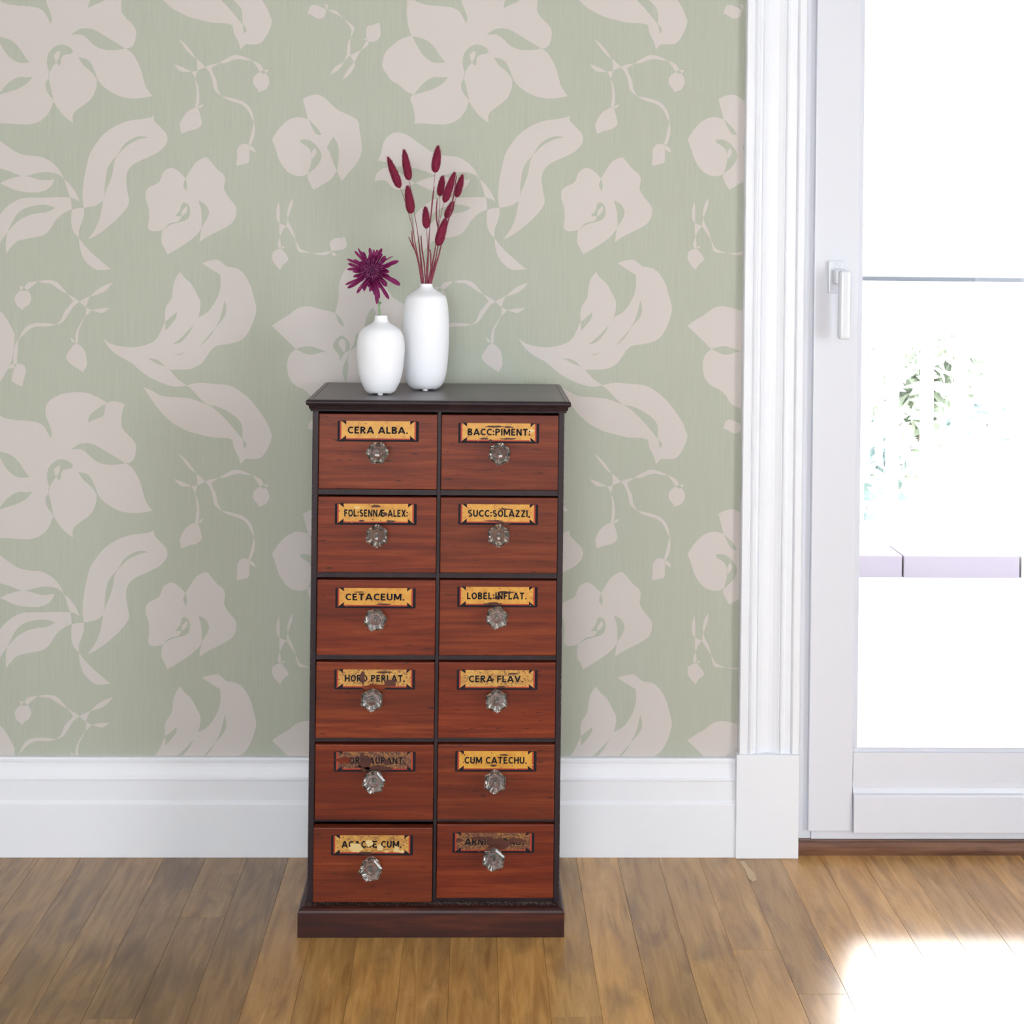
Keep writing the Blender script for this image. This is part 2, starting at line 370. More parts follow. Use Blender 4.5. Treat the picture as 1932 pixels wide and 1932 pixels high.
# small spray at the top
PINK += [Z5(t) for t in ('575,195* 600,110 625,75 680,68 750,95 830,132* 800,225 735,252 690,240 610,193', '803,60* 830,55 852,95 838,132*', '842,133* 940,138 1000,185 1073,256* 990,205 920,175',
  '1067,254* 1140,310 1200,360 1205,400 1180,465 1152,520* 1165,440 1160,390 1110,310', '1152,516* 1152,600 1152,748* 1110,780 1060,836* 1100,750 1110,640 1125,570', '1060,832* 1035,890 980,950 880,1012* 930,920 990,880',
  '1548,305* 1560,420 1555,490 1500,555 1410,562 1370,525* 1365,430 1380,355 1440,340', '1318,517* 1375,530* 1360,550*', '1372,552* 1400,560* 1385,615 1296,674*', '1300,670* 1250,760 1202,840* 1148,750* 1220,715', '1202,836* 1208,900 1140,1005 1045,1080* 1100,970')]
# orchid shaped flower
PINK.append(Z6('1380,73* 1440,45 1500,37 1560,65 1620,125 1680,170 1760,205 1825,250 1840,330 1855,430 1850,520 1810,600 1740,680 1697,738* 1670,690 1655,650* 1610,720 1540,765 1468,808* 1440,760 1418,710 1421,678* 1380,695 1320,692 1250,655 1190,570 1160,480 1130,398* 1190,310 1260,245 1340,218 1422,236* 1405,170'))
GREEN += [Z6(t) for t in ('1424,236* 1480,290 1510,325 1532,365* 1490,358 1455,305', '1355,405* 1390,398 1440,408 1490,450 1530,515 1520,575 1480,630 1421,680* 1440,620 1450,560 1440,490 1410,455 1370,430', '1627,378* 1660,430 1672,500 1668,580 1655,655* 1620,570 1595,500 1578,460')]
INNER.append(Z6('1475,467* 1490,500 1480,530 1455,560* 1450,510'))
# five petalled flower
PINK.append(Z6('430,715* 470,650 520,580 595,545 640,585 690,645 735,680 750,730 742,800 780,870 830,930 842,980 830,1040 790,1090 700,1140 610,1185 542,1230* 550,1170 561,1112* 530,1160 470,1215 380,1275 283,1332* 260,1280 235,1230 240,1150 250,1130* 200,1142 150,1140 128,1110 135,1030 130,950 108,880 110,820 140,785 215,745 250,665 310,630 370,655'))
GREEN += [Z6(t) for t in ('430,713* 442,770 435,822* 412,770', '532,893* 590,925 620,985 605,1040 575,1090 560,1122* 562,1050 555,970', '345,1022* 385,970 400,920 430,912 460,940 465,1000 445,1045 390,1068 310,1090 248,1134* 300,1080 370,1062 398,1022*')]
INNER.append(Z6('442,938* 440,985 400,1022* 402,980'))
# thin spray
PINK += [Z6(t) for t in ('1187,905* 1193,980 1191,1077* 1168,1040 1168,960', '1190,1076* 1246,1102* 1215,1140 1195,1192* 1188,1130', '1297,877* 1295,930 1278,985 1261,1031* 1252,1000 1268,930', '1260,1029* 1268,1075 1300,1140 1322,1216* 1285,1160 1245,1100*')]
PINK += [Z8(t) for t in ('300,190* 318,300 322,400* 275,405* 255,330', '290,415* 170,480 145,560 150,640 205,740 305,848* 370,740 465,660 460,590 400,505 335,425*', '330,385* 370,372 410,390* 345,422*', '617,244* 660,330 705,410 800,460 945,512* 820,500 720,495 665,455 635,350',
  '940,502* 1060,512 1150,498 1250,475 1345,472* 1250,545 1130,548 1020,530', '1345,468* 1310,330 1340,260 1420,210 1500,200 1560,205 1603,165* 1640,270 1655,350 1610,420 1500,450', '1348,480* 1400,505 1455,550* 1385,565 1358,530')]
# left bud spray
PINK += [Z7(t) for t in ('1648,255* 1540,370 1430,425 1314,460* 1420,360 1530,295', '1318,456* 1275,540 1255,616* 1160,537* 1230,490', '1600,628* 1500,695 1420,685 1335,657* 1450,635', '1258,614* 1340,659* 1250,748*', '1250,744* 1190,860 1150,960 1135,1140* 1100,1130* 1105,1010 1150,890',
  '1100,1138* 1160,1165 1230,1240 1260,1340 1265,1460 1210,1563* 1100,1490 1010,1420 965,1355 980,1300 1040,1210', '1030,1050* 1095,1110* 1070,1132 1040,1100', '984,422* 1090,480 1164,535* 1080,595 1020,680 940,800 890,845 820,868* 890,800 940,680 1010,595 1068,528*',
  '546,240* 660,220 760,225 830,250 890,305 990,426* 890,375 800,310 730,270 650,262', '552,240* 400,365* 355,330* 400,265 460,245', '285,305* 350,325* 305,370*', '305,370* 350,380 410,370* 455,460 450,520 415,580 350,620 335,658* 260,600 220,530 220,460 260,405',
  '832,868* 700,895 580,893 480,910 400,960 264,1098* 330,970 400,885 500,850 600,845 720,853', '267,1090* 258,1250 245,1430* 210,1445 195,1400 200,1260 225,1150', '205,1440* 215,1500* 110,1512* 150,1455', '250,1435* 340,1455 380,1530 360,1620 340,1700 325,1772* 240,1735 172,1680 180,1610 220,1490')]
# tulip and its leaf pair
PINK.append(Z9('78,872* 150,925 250,955 380,967 500,950 600,910 650,860 690,780 727,700* 725,600 745,530 795,450 810,340 835,250 885,182* 930,245 1000,310 1060,420 1092,490 1090,580 1070,655* 1170,600 1250,490 1295,380 1305,280 1300,210* 1210,155 1108,90* 1180,68 1270,55 1320,85 1370,125 1470,145 1540,195 1610,310 1640,410 1675,550 1660,650 1600,800 1520,890 1400,930 1270,950 1210,990 1160,1060 1110,1130 1040,1175 950,1198 770,1200* 860,1300 953,1363* 870,1375 780,1368 660,1325 550,1270 450,1195 370,1125 250,1060 150,980'))
GREEN += [Z9(t) for t in ('848,600* 840,660 790,730 732,795* 726,702*', '1028,728* 970,830 890,915 800,938* 900,860', '1348,475* 1365,560 1345,650 1240,775* 1300,660', '1248,765* 1182,872 1075,962* 1165,862', '810,1042* 880,1035 955,1012* 880,1046', '540,1080* 650,1100 740,1180 772,1202* 720,1168 640,1135')]
PINK.append(Z9('950,1362* 1090,1335 1200,1345 1370,1360 1470,1400 1590,1490 1700,1620 1790,1760 1832,1870') + Z4b('1812,250 1800,340 1760,440 1700,540 1640,590 1560,600 1455,595* 1385,668* 1360,570 1300,450 1280,340* 1190,315 1000,305 850,270 700,230 600,185 480,120 400,50') + Z9('800,1755 700,1660 610,1545 500,1382* 580,1415 700,1475 850,1487 990,1502 1100,1540 1165,1566* 1090,1500 1020,1420'))
GREEN += [Z9('1160,1562* 1270,1585 1370,1630 1470,1700 1525,1780 1533,1900 1530,1925* 1430,1800 1330,1690 1230,1600'), Z4('1415,326* 1470,400 1435,460*')]
# flower partly behind the vases
PINK.append(ZK('90,515* 180,450 300,380 420,290 530,262 640,275 740,305 840,325 912,350* 930,270 955,180 962,50') + PXL('639.5,542 642,528 648,514 656,503 670,494 690,492 712,505 738,557 763,574 790,592 812,630* 806,680 780,725 740,765 690,780 640,778 600,765') + ZK('590,1420* 500,1340 400,1295 320,1200 290,1080 295,970 330,880 405,820*'))
GREEN += [ZK(t) for t in ('910,348* 970,400 1010,460 1030,528* 980,500 940,420', '398,818* 480,790 560,780 650,795 803,855* 720,862 620,890 530,880 460,848', '975,970* 965,900 910,830 885,770 910,710 960,660 1005,640 1060,680 1105,750 1100,830 1040,865 1000,930',
  '1108,842* 1160,740 1180,650 1200,608 1230,660 1215,760 1170,800', '1110,848* 1080,950 1085,1050 1070,1180 1055,1255* 1015,1150 1015,1050 1060,950', '1300,560* 1300,480 1330,380 1400,282 1435,330 1440,400 1400,500 1340,600')]
INNER.append(ZK('1000,688 965,720 970,780 1030,862* 1050,800 1040,710'))

def smooth_poly(pts):
    n = len(pts); cs = [i for i, p in enumerate(pts) if p[2]]
    if not cs:
        q = [(p[0], p[1], 0) for p in pts]; s = spline(q[-2:]+q+q[:2], 4)
        return s[8:8+4*n]
    out = []
    for a, b in zip(cs, cs[1:]+[cs[0]+n]):
        seg = [Vector((pts[k % n][0], pts[k % n][1], 0)) for k in range(a, b+1)]
        out += spline(seg, 4)[:-1]
    return out

def print_layer(bm, polys, Y, mi):
    for poly in polys:
        sp = smooth_poly(poly); tri = tessellate_polygon([sp])
        for ix in (-3, -2, -1, 0, 1):
            for iy in (-1, 0, 1):
                sx, sy = 784.0*ix, 782.3*iy
                if max(p.x for p in sp)+sx < -1500 or min(p.x for p in sp)+sx > 1445 or min(p.y for p in sp)+sy > 1470 or max(p.y for p in sp)+sy < -900: continue
                vs = [bm.verts.new(at(p.x+sx, p.y+sy, 0.0) + Vector((0, -Y, 0))) for p in sp]
                for t in tri:
                    try: f = bm.faces.new([vs[k] for k in t]); f.material_index = mi
                    except ValueError: pass
bm = bmesh.new()
print_layer(bm, PINK, 0.0003, 0); print_layer(bm, GREEN, 0.0006, 1); print_layer(bm, INNER, 0.0009, 0)
bmesh.ops.bisect_plane(bm, geom=bm.verts[:]+bm.edges[:]+bm.faces[:], plane_co=(0.60, 0, 0), plane_no=(1, 0, 0), clear_outer=True)
bmesh.ops.bisect_plane(bm, geom=bm.verts[:]+bm.edges[:]+bm.faces[:], plane_co=(XL+0.001, 0, 0), plane_no=(-1, 0, 0), clear_outer=True)
bmesh.ops.bisect_plane(bm, geom=bm.verts[:]+bm.edges[:]+bm.faces[:], plane_co=(0, 0, ZC-0.01), plane_no=(0, 0, 1), clear_outer=True)
for f in bm.faces:
    f.normal_update()
    if f.normal.y > 0: f.normal_flip()
me = bpy.data.meshes.new('floral_print'); bm.to_mesh(me); bm.free()
me.materials.append(M['print']); me.materials.append(M['paper'])
fp = bpy.data.objects.new('floral_print', me); COL.objects.link(fp); fp.parent = wall_back
tag(fp, 'blush pink flower and leaf print of the sage wallpaper', kind='stuff')

# ------------------------------------------------------------------ mouldings
def extrude_profile(name, prof, a0, a1, axis, base, parent=None):
    """prof: (u, depth) pairs; axis 'x' -> u is z, swept along x; axis 'z' -> u is x, swept along z"""
    bm = bmesh.new(); rings = []
    for a in (a0, a1):
        if axis == 'x': rings.append([(a, -d, base+u) for u, d in prof])
        else: rings.append([(base+u, -d, a) for u, d in prof])
    loft(bm, rings); bmesh.ops.recalc_face_normals(bm, faces=bm.faces)
    return tag(obj(name, bm, M['white'], parent), kind='structure')
BBP = [(0, 0), (0, .020), (.1065, .020), (.1085, .0195), (.1125, .0165), (.1145, .0155), (.1535, .0155), (.1550, .0175), (.1575, .0178), (.1590, .0165), (.1605, .0150), (.165, .0140), (.172, .0120), (.180, .0100), (.187, .0090), (.1885, .0090), (.1900, .0120), (.1955, .0125), (.1985, .0110), (.1995, .0085), (.1995, 0)]
extrude_profile('baseboard_back', BBP, XL, 0.5425, 'x', 0)
extrude_profile('baseboard_back_right', BBP, 1.768, XR, 'x', 0)
CP = [(0, 0), (0, .0175), (.002, .020), (.015, .0205), (.017, .018), (.0185, .0175), (.020, .0205), (.0235, .0220), (.027, .0205), (.029, .0165), (.031, .0150), (.0355, .0150), (.0365, .0175), (.0385, .0182), (.0405, .0170), (.046, .0128), (.054, .0098), (.0615, .0088), (.069, .0098), (.077, .0128), (.0815, .0150), (.083, .0140), (.0845, .0170), (.087, .0182), (.0895, .0178), (.091, .0150), (.0945, .0145), (.1045, .0165), (.106, .0150), (.108, .0190), (.110, .0205), (.122, .0200), (.124, .0180), (.124, 0)]
extrude_profile('trim_1', CP, 0.2105, 2.30, 'z', 0.5485)
extrude_profile('trim_2', [(0.124-u, d) for u, d in CP], 0.2105, 2.30, 'z', 1.638)
tag(obj('trim_3', B(0.5425, 0.6718, -0.0255, 0, 0.0, 0.2115, 0.0015), M['white']), kind='structure')
tag(obj('trim_4', B(1.638, 1.7675, -0.0255, 0, 0.0, 0.2115, 0.0015), M['white']), kind='structure')
tag(obj('trim_5', B(0.5485, 1.762, -0.022, 0, 2.30, 2.43, 0.003), M['white']), kind='structure')
# wooden threshold strip, rounded top edge
bm = bmesh.new(); prof = [(0.06, 0), (-.010, 0), (-.0115, .010), (-.0105, .018), (-.006, .0245), (0.0, .0265), (0.06, .0265)]
loft(bm, [[(x, y, z) for y, z in prof] for x in (0.6720, 1.6378)])
tag(obj('trim_6', bm, M['threshold']), kind='structure')

# ------------------------------------------------------------------ glazed door
door = tag(empty('door_1', (1.15, 0.03, 0.0)), kind='structure'); door['label'] = 'white glazed patio door with lever handle'
def dp(name, bm, mt=None, parent=None, label=None):
    o = obj(name, bm, mt or M['upvc'], parent or door)
    for v in o.data.vertices: v.co -= Vector((1.15, 0.03, 0.0))
    if label: o['label'] = label
    return o
bm = bmesh.new(); box(bm, 0.669, 0.705, 0.010, 0.12, 0.0266, 2.248, 0.002)
dp('jamb', bm); dp('jamb', B(1.598, 1.641, 0.010, 0.12, 0.0266, 2.248, 0.002)); dp('head', B(0.705, 1.598, 0.010, 0.12, 2.205, 2.248, 0.002)); dp('sill', B(0.705, 1.598, 0.006, 0.12, 0.0266, 0.0450, 0.002))
dp('stile', B(0.6965, 0.7880, -0.004, 0.060, 0.0465, 2.21, 0.0025)); dp('stile', B(1.5120, 1.6065, -0.004, 0.060, 0.0465, 2.21, 0.0025))
bm = bmesh.new()
prof = [(0.060, 0.0465), (-0.013, 0.0465), (-0.0145, 0.049), (-0.0145, 0.1215), (-0.013, 0.1245), (-0.006, 0.127), (-0.003, 0.136), (-0.001, 0.1385), (-0.001, 0.149), (-0.0035, 0.150), (-0.0035, 0.209), (0.060, 0.209)]
loft(bm, [[(x, y, z) for y, z in prof] for x in (0.7885, 1.5115)])
dp('bottom_rail', bm); dp('top_rail', B(0.7885, 1.5115, -0.0035, 0.060, 2.10, 2.21, 0.002))
def bead(a, b, vert):
    bm = bmesh.new()
    pr = [(0.0, 0.0), (0.0, -0.0), (0.0, 0.0)]
    sec = [(0.0, 0.0035), (0.0018, 0.0035), (0.0088, 0.0005), (0.0099, 0.0012), (0.0099, 0.030), (0.0, 0.030)]   # (into opening, y)
    if vert: loft(bm, [[(a + b*u, y, z) for u, y in sec] for z in (0.209, 2.10)])
    else: loft(bm, [[(x, y, a + b*u) for u, y in sec] for x in (0.788, 1.512)])
    return bm
dp('glazing_bead', bead(0.788, 1, True)); dp('glazing_bead', bead(1.512, -1, True)); dp('glazing_bead', bead(0.209, 1, False)); dp('glazing_bead', bead(2.10, -1, False))
dp('glass_pane', B(0.792, 1.508, 0.022, 0.026, 0.213, 2.096), M['pane'], label='clear glass pane')
h = dp('handle', B(0.7235, 0.7565, -0.0150, -0.0040, 1.1560, 1.2225, 0.003), M['handle'], label='white lever handle pointing down')
bm = bmesh.new(); box(bm, 0.7290, 0.7555, -0.045, -0.014, 1.175, 1.205, 0.006, seg=3)
box(bm, 0.7350, 0.7580, -0.062, -0.040, 1.0640, 1.2030, 0.007, seg=3)
lv = obj('lever', bm, M['handle'], h)
for v in lv.data.vertices: v.co -= Vector((1.15, 0.03, 0.0))
def text_mesh(body, size, bold=0.0, extrude=0.0):
    c = bpy.data.curves.new('t', 'FONT'); c.body = body; c.size = size; c.offset = bold; c.extrude = extrude; c.align_x = 'LEFT'; c.resolution_u = 3
    o = bpy.data.objects.new('t', c); COL.objects.link(o)
    dg = bpy.context.evaluated_depsgraph_get(); me = bpy.data.meshes.new_from_object(o.evaluated_get(dg))
    bpy.data.objects.remove(o); bpy.data.curves.remove(c); return me
me = text_mesh('RO\nTO', 0.011)
bm = bmesh.new(); bm.from_mesh(me); bm.transform(Matrix.Translation((0.7335-1.15, -0.0152-0.03, 1.2125)) @ Matrix.Rotation(math.pi/2, 4, 'X'))
obj('engraving', bm, M['engrave'], h)

# ------------------------------------------------------------------ outdoors
tag(obj('patio', B(-3, 6, 0.15, 2.48, -0.12, -0.004), M['patio']), kind='structure')
tag(obj('ground', B(-30, 40, 2.6, 60, -0.9, -0.6), M['ground']), kind='structure')
tag(obj('curb_stone', B(-1.0, 1.634, 2.40, 2.60, -0.6, 0.080, 0.004), M['curb']), 'left mauve curb stone along the patio edge, seen through the door', 'curb', 'curb stones along the patio edge')
tag(obj('curb_stone', B(1.641, 2.086, 2.40, 2.60, -0.6, 0.080, 0.004), M['curb']), 'second mauve curb stone right of the white joint, under the railing', 'curb', 'curb stones along the patio edge')
tag(obj('curb_stone', B(2.094, 4.2, 2.40, 2.60, -0.6, 0.080, 0.004), M['patio']), 'pale curb stone at the right end of the patio edge', 'curb', 'curb stones along the patio edge')
rail = tag(empty('balcony_railing', (1.6, 2.45, 0.08)), 'white balcony railing with square balusters outside the glass door', 'railing')
def rp(name, a, mt=M['rail']):
    o = obj(name, B(*a, 0.002), mt, rail)
    for v in o.data.vertices: v.co -= Vector((1.6, 2.45, 0.08))
    return o
rp('handrail_cap', (-1.0, 4.2, 2.37, 2.53, 1.126, 1.142), M['rail_cap'])['label'] = 'grey handrail cap'
rp('fascia_board', (-1.0, 4.2, 2.40, 2.43, 0.948, 1.126)); rp('bottom_rail', (-1.0, 4.2, 2.42, 2.48, 0.155, 0.197))
k = 0; x = -0.95
x = 1.6036 - 0.1325*19
while x < 4.15:
    rp('baluster', (x-0.020, x+0.020, 2.425, 2.465, 0.197, 0.948)); x += 0.1325
for xx in (-0.9, 0.9, 2.72, 4.1): rp('post', (xx-0.035, xx+0.035, 2.43, 2.50, 0.08, 1.126))
random.seed(11)
def bush(loc, rad, n, mt, name, label, cat):
    root = tag(empty(name, loc), label, cat, 'shrubs and trees beyond the railing')
    bm = bmesh.new(); tube(bm, [(0, 0, 0), (0.05, 0, rad[2]*0.6), (0.0, 0.05, rad[2]*1.2)], [0.06, 0.05, 0.02]); obj('trunk', bm, M['bark'], root)
    vs, fs = [], []
    cl = [Vector((random.gauss(0, .42)*rad[0], random.gauss(0, .42)*rad[1], rad[2]*(1.0+max(-.9, min(.9, random.gauss(0, .42)))))) for _ in range(14)]
    for _ in range(n):
        c = random.choice(cl) + Vector((random.gauss(0, 1), random.gauss(0, 1), random.gauss(0, 1)))*0.16*max(rad)
        if c.z < 0: c.z = random.uniform(0, 0.3)
        if c.z > 1.5: c.z = random.uniform(0.9, 1.45)
        d = Vector((random.gauss(0, 1), random.gauss(0, 1), random.gauss(0, 1))).normalized(); e = d.orthogonal().normalized(); s = random.uniform(0.05, 0.11)
        i = len(vs); vs += [c-d*s, c+e*s*0.45, c+d*s, c-e*s*0.45]; fs += [(i, i+1, i+2), (i, i+2, i+3)]
    o = obj('foliage', (vs, [], fs), mt, root); o['kind'] = 'stuff'
bush((2.0, 5.2, -0.6), (0.7, 0.5, 0.62), 1900, M['leafB'], 'leafy_shrub', 'pale blue green shrub behind the balusters nearest the door handle', 'shrub')
bush((4.3, 6.2, -0.6), (0.8, 0.5, 0.5), 1800, M['leafA'], 'leafy_shrub', 'low light green shrub behind the balusters at the right edge', 'shrub')
bush((3.6, 8.5, -0.6), (0.9, 0.7, 0.62), 1900, M['leafA'], 'garden_tree', 'hazy bright tree far behind the white railing', 'tree')
bush((2.6, 10.5, -0.6), (1.3, 0.7, 0.55), 2000, M['leafB'], 'garden_tree', 'wide faint hedge tree at the back, behind the shrubs', 'tree')

# ------------------------------------------------------------------ apothecary cabinet
CB = Vector((-0.065, -0.18, 0.0))
cab = tag(empty('apothecary_cabinet', CB), 'tall dark wooden apothecary cabinet of twelve mahogany drawers with gilt labels', 'cabinet')
def cp(name, bm, mt, parent=None, smooth=False, off=CB):
    bm.transform(Matrix.Translation(-off)); return obj(name, bm, mt, parent or cab, smooth=smooth)
FY, BY = -0.320, -0.026
cp('side_panel', B(-0.2935, -0.2825, FY, BY, 0.045, 0.944, 0.0012), M['carcass']); cp('side_panel', B(0.1535, 0.1640, FY, BY, 0.045, 0.944, 0.0012), M['carcass'])
cp('back_panel', B(-0.2825, 0.1535, BY-0.006, BY, 0.045, 0.944), M['carcass'])
cp('centre_divider', B(-0.0668, -0.0602, FY+0.0006, BY-0.006, 0.052, 0.944, 0.0008), M['carcass'])
ROWS = [(0.938, 0.8020), (0.7878, 0.6512), (0.6375, 0.5008), (0.4885, 0.3510), (0.3392, 0.2028), (0.1940, 0.0597)]
for (t, b), (t2, b2) in zip(ROWS, ROWS[1:]):
    z0, z1 = t2+0.0032, b-0.0010
    for x0, x1 in ((-0.2825, -0.0668), (-0.0602, 0.1535)): cp('drawer_rail', B(x0, x1, FY+0.0012, -0.06, z0, z1, 0.0006), M['carcass'])
cp('bottom_panel', B(-0.2825, 0.1535, FY+0.002, BY, 0.046, 0.0585), M['carcass'])
bm = bmesh.new()     # cornice and top board
def ring(o, z, x0=-0.2935, x1=0.1640): return [(x0-o, FY-1.9*o, z), (x1+o, FY-1.9*o, z), (x1+o, BY, z), (x0-o, BY, z)]
pr = [(.0, .9430), (.0030, .9432), (.0034, .9470), (.0050, .9478), (.0054, .9500), (.0062, .9530), (.0066, .9545), (.0086, .9550), (.0098, .9565), (.0105, .9595), (.0105, .9620), (.0092, .9640), (.0078, .9645)]
loft(bm, [ring(o, z) for o, z in pr])
cp('cornice', bm, M['carcass'])
bm = bmesh.new(); box(bm, -0.2935+0.0005, 0.1640-0.0005, FY-0.0125, BY, 0.9644, 0.9653, 0.0004, seg=1)
cp('top_board', bm, M['top'])
for a in (-1, 1):      # narrow strips at both ends of the top
    x0, x1 = (-0.3005, -0.2940) if a < 0 else (0.1645, 0.1710)
    cp('top_edge_strip', B(x0, x1, FY-0.0125, BY, 0.9643, 0.9653, 0.0003, seg=1), M['top'])
bm = bmesh.new()
loft(bm, [[(-0.3075-o, -0.3455-o, z), (0.1722+o, -0.3455-o, z), (0.1722+o, BY, z), (-0.3075-o, BY, z)] for o, z in ((0, 0.0), (0, 0.044), (-.0012, .0475), (-.004, .0505), (-.010, .0520))])
cp('plinth', bm, M['plinth'])
# dust and worn paint on the ledge and the corner edges
random.seed(3); bm = bmesh.new()
for _ in range(700):
    x = random.uniform(-0.29, 0.165); y = -0.3455+0.012+random.random()**0.7*0.013; s = random.uniform(0.0005, 0.0022); z = 0.0523
    bm.faces.new([bm.verts.new((x+s*math.cos(a)*random.uniform(.6, 1.4), y+s*math.sin(a), z)) for a in (0, 1.6, 3.1, 4.7)])
for xs in (-0.2936, 0.1641):
    for _ in range(150):
        z = random.uniform(0.06, 0.94); s = random.uniform(0.0005, 0.003); w = random.uniform(0.0002, 0.0007); sg = 1 if xs < 0 else -1
        bm.faces.new([bm.verts.new((xs+sg*(0.0011+dx), FY-0.00035, z+dz)) for dx, dz in ((0, 0), (w, s*.3), (w, s*.8), (0, s))])
ow = cp('worn_specks', bm, M['edge_dust']); ow['kind'] = 'stuff'

# -- drawers
def knob_mesh(rot, s=1.0):
    bm = bmesh.new(); n = 24
    def circ(r, y): return [(r*math.cos(rot+2*math.pi*i/n), y, r*math.sin(rot+2*math.pi*i/n)) for i in range(n)]
    def hexr(R, y):
        out = []
        for i in range(n):
            a = 2*math.pi*i/n; r = R*math.cos(math.pi/6)/math.cos(a % (math.pi/3) - math.pi/6)
            out.append((r*math.cos(a+rot), y, r*math.sin(a+rot)))
        return out
    rings = [circ(.0125, -.0002), circ(.0150, -.0010), circ(.0152, -.0050), circ(.0120, -.0075), hexr(.0120, -.0098), hexr(.0216, -.0205), hexr(.0220, -.0222), hexr(.0212, -.0240), hexr(.0178, -.0262),
             circ(.0098, -.0262), circ(.0092, -.0282), circ(.0070, -.0282), circ(.0058, -.0262), circ(.0020, -.0258)]
    vv = loft(bm, rings, True, 0)
    bmesh.ops.recalc_face_normals(bm, faces=bm.faces)
    n0 = len(bm.faces)
    loft(bm, [[(r*math.cos(2*math.pi*i/10), y, r*math.sin(2*math.pi*i/10)) for i in range(10)] for r, y in ((.0040, -.0012), (.0040, -.0200), (.0026, -.0240))], True, 1)
    bmesh.ops.recalc_face_normals(bm, faces=bm.faces[n0:] if False else bm.faces)
    return bm
def letter_quads(txt):
    """bold block capitals drawn as strokes; returns polygons in letter units and the total width"""
    def arc(cx, cy, rx, ry, a0, a1, n=9): return [(cx+rx*math.cos(math.radians(a0+(a1-a0)*k/n)), cy+ry*math.sin(math.radians(a0+(a1-a0)*k/n))) for k in range(n+1)]
    H = 0.21; h = H/2; lo, hi = h*.9, 1-h*.9
    G = {'A': (.86, [[(.06, 0), (.43, .98)], [(.80, 0), (.43, .98)], [(.2, .27), (.66, .27)]]), 'B': (.68, [[(h, 0), (h, 1)], [(h, hi), (.34, hi)] + arc(.34, .75, .2, .25-lo, 90, -90) + [(h, .53)], [(h, lo), (.36, lo)] + arc(.36, .27, .22, .27-lo, -90, 90) + [(h, .53)]]),
     'C': (.72, [arc(.44, .5, .34, .5-lo, 48, 312, 14)]), 'D': (.72, [[(h, 0), (h, 1)], [(h, hi), (.3, hi)] + arc(.3, .5, .32, .5-lo, 90, -90, 12) + [(h, lo)]]),
     'E': (.60, [[(h, 0), (h, 1)], [(h, hi), (.56, hi)], [(h, lo), (.58, lo)], [(h, .52), (.50, .52)]]), 'F': (.58, [[(h, 0), (h, 1)], [(h, hi), (.56, hi)], [(h, .5), (.50, .5)]]),
     'H': (.74, [[(h, 0), (h, 1)], [(.74-h, 0), (.74-h, 1)], [(h, .52), (.74-h, .52)]]), 'I': (.22, [[(.11, 0), (.11, 1)]]), 'L': (.56, [[(h, 0), (h, 1)], [(h, lo), (.55, lo)]]),
     'M': (.94, [[(h, 0), (h, 1)], [(.94-h, 0), (.94-h, 1)], [(.13, .97), (.47, .16)], [(.81, .97), (.47, .16)]]), 'N': (.76, [[(h, 0), (h, 1)], [(.76-h, 0), (.76-h, 1)], [(.12, .97), (.64, .03)]]),
     'O': (.80, [arc(.40, .5, .31, .5-lo, 0, 360, 18)]), 'P': (.66, [[(h, 0), (h, 1)], [(h, hi), (.34, hi)] + arc(.34, .71, .22, .29-lo, 90, -90) + [(h, .42)]]),
     'R': (.70, [[(h, 0), (h, 1)], [(h, hi), (.34, hi)] + arc(.34, .73, .21, .27-lo, 90, -90) + [(h, .46)], [(.30, .46), (.62, 0)]]), 'S': (.64, [arc(.33, .735, .225, .265-lo, 40, 270) + arc(.33, .275, .235, .275-lo, 90, -140)]),
     'T': (.70, [[(.35, 0), (.35, 1)], [(.02, hi), (.68, hi)]]), 'U': (.72, [[(h, 1), (h, .34)] + arc(.36, .34, .36-h, .34-lo, 180, 360, 10) + [(.72-h, .34), (.72-h, 1)]]), 'V': (.80, [[(.07, 1), (.40, .04)], [(.73, 1), (.40, .04)]]),
     'X': (.74, [[(.08, 0), (.66, 1)], [(.66, 0), (.08, 1)]]), 'Z': (.68, [[(.05, hi), (.62, hi)], [(.56, .90), (.11, .10)], [(.04, lo), (.64, lo)]]), '\u00c6': (1.12, [[(.05, 0), (.50, .98)], [(.60, 0), (.60, 1)], [(.46, hi), (1.06, hi)], [(.60, lo), (1.10, lo)], [(.22, .27), (.60, .27)], [(.60, .53), (1.0, .53)]]),
     '.': (.22, [[(.11, .0), (.11, .20)]]), ':': (.22, [[(.11, .04), (.11, .24)], [(.11, .52), (.11, .72)]]), ',': (.22, [[(.11, .18), (.05, -.12)]]), ' ': (.30, [])}
    out, x = [], 0.0
    for ch in txt:
        wd, st = G[ch]
        for pl in st:
            L, Rr = [], []
            for k, p in enumerate(pl):
                a = Vector(pl[max(k-1, 0)]); b = Vector(pl[min(k+1, len(pl)-1)]); d = (b-a).normalized(); nrm = Vector((-d.y, d.x))*h
                if len(pl) > 12 and pl[0] == pl[-1]: pass
                L.append((p[0]+x+nrm.x, p[1]+nrm.y)); Rr.append((p[0]+x-nrm.x, p[1]-nrm.y))
            for k in range(len(pl)-1): out.append([L[k], L[k+1], Rr[k+1], Rr[k]])
        x += wd + 0.13
    return out, x-0.13
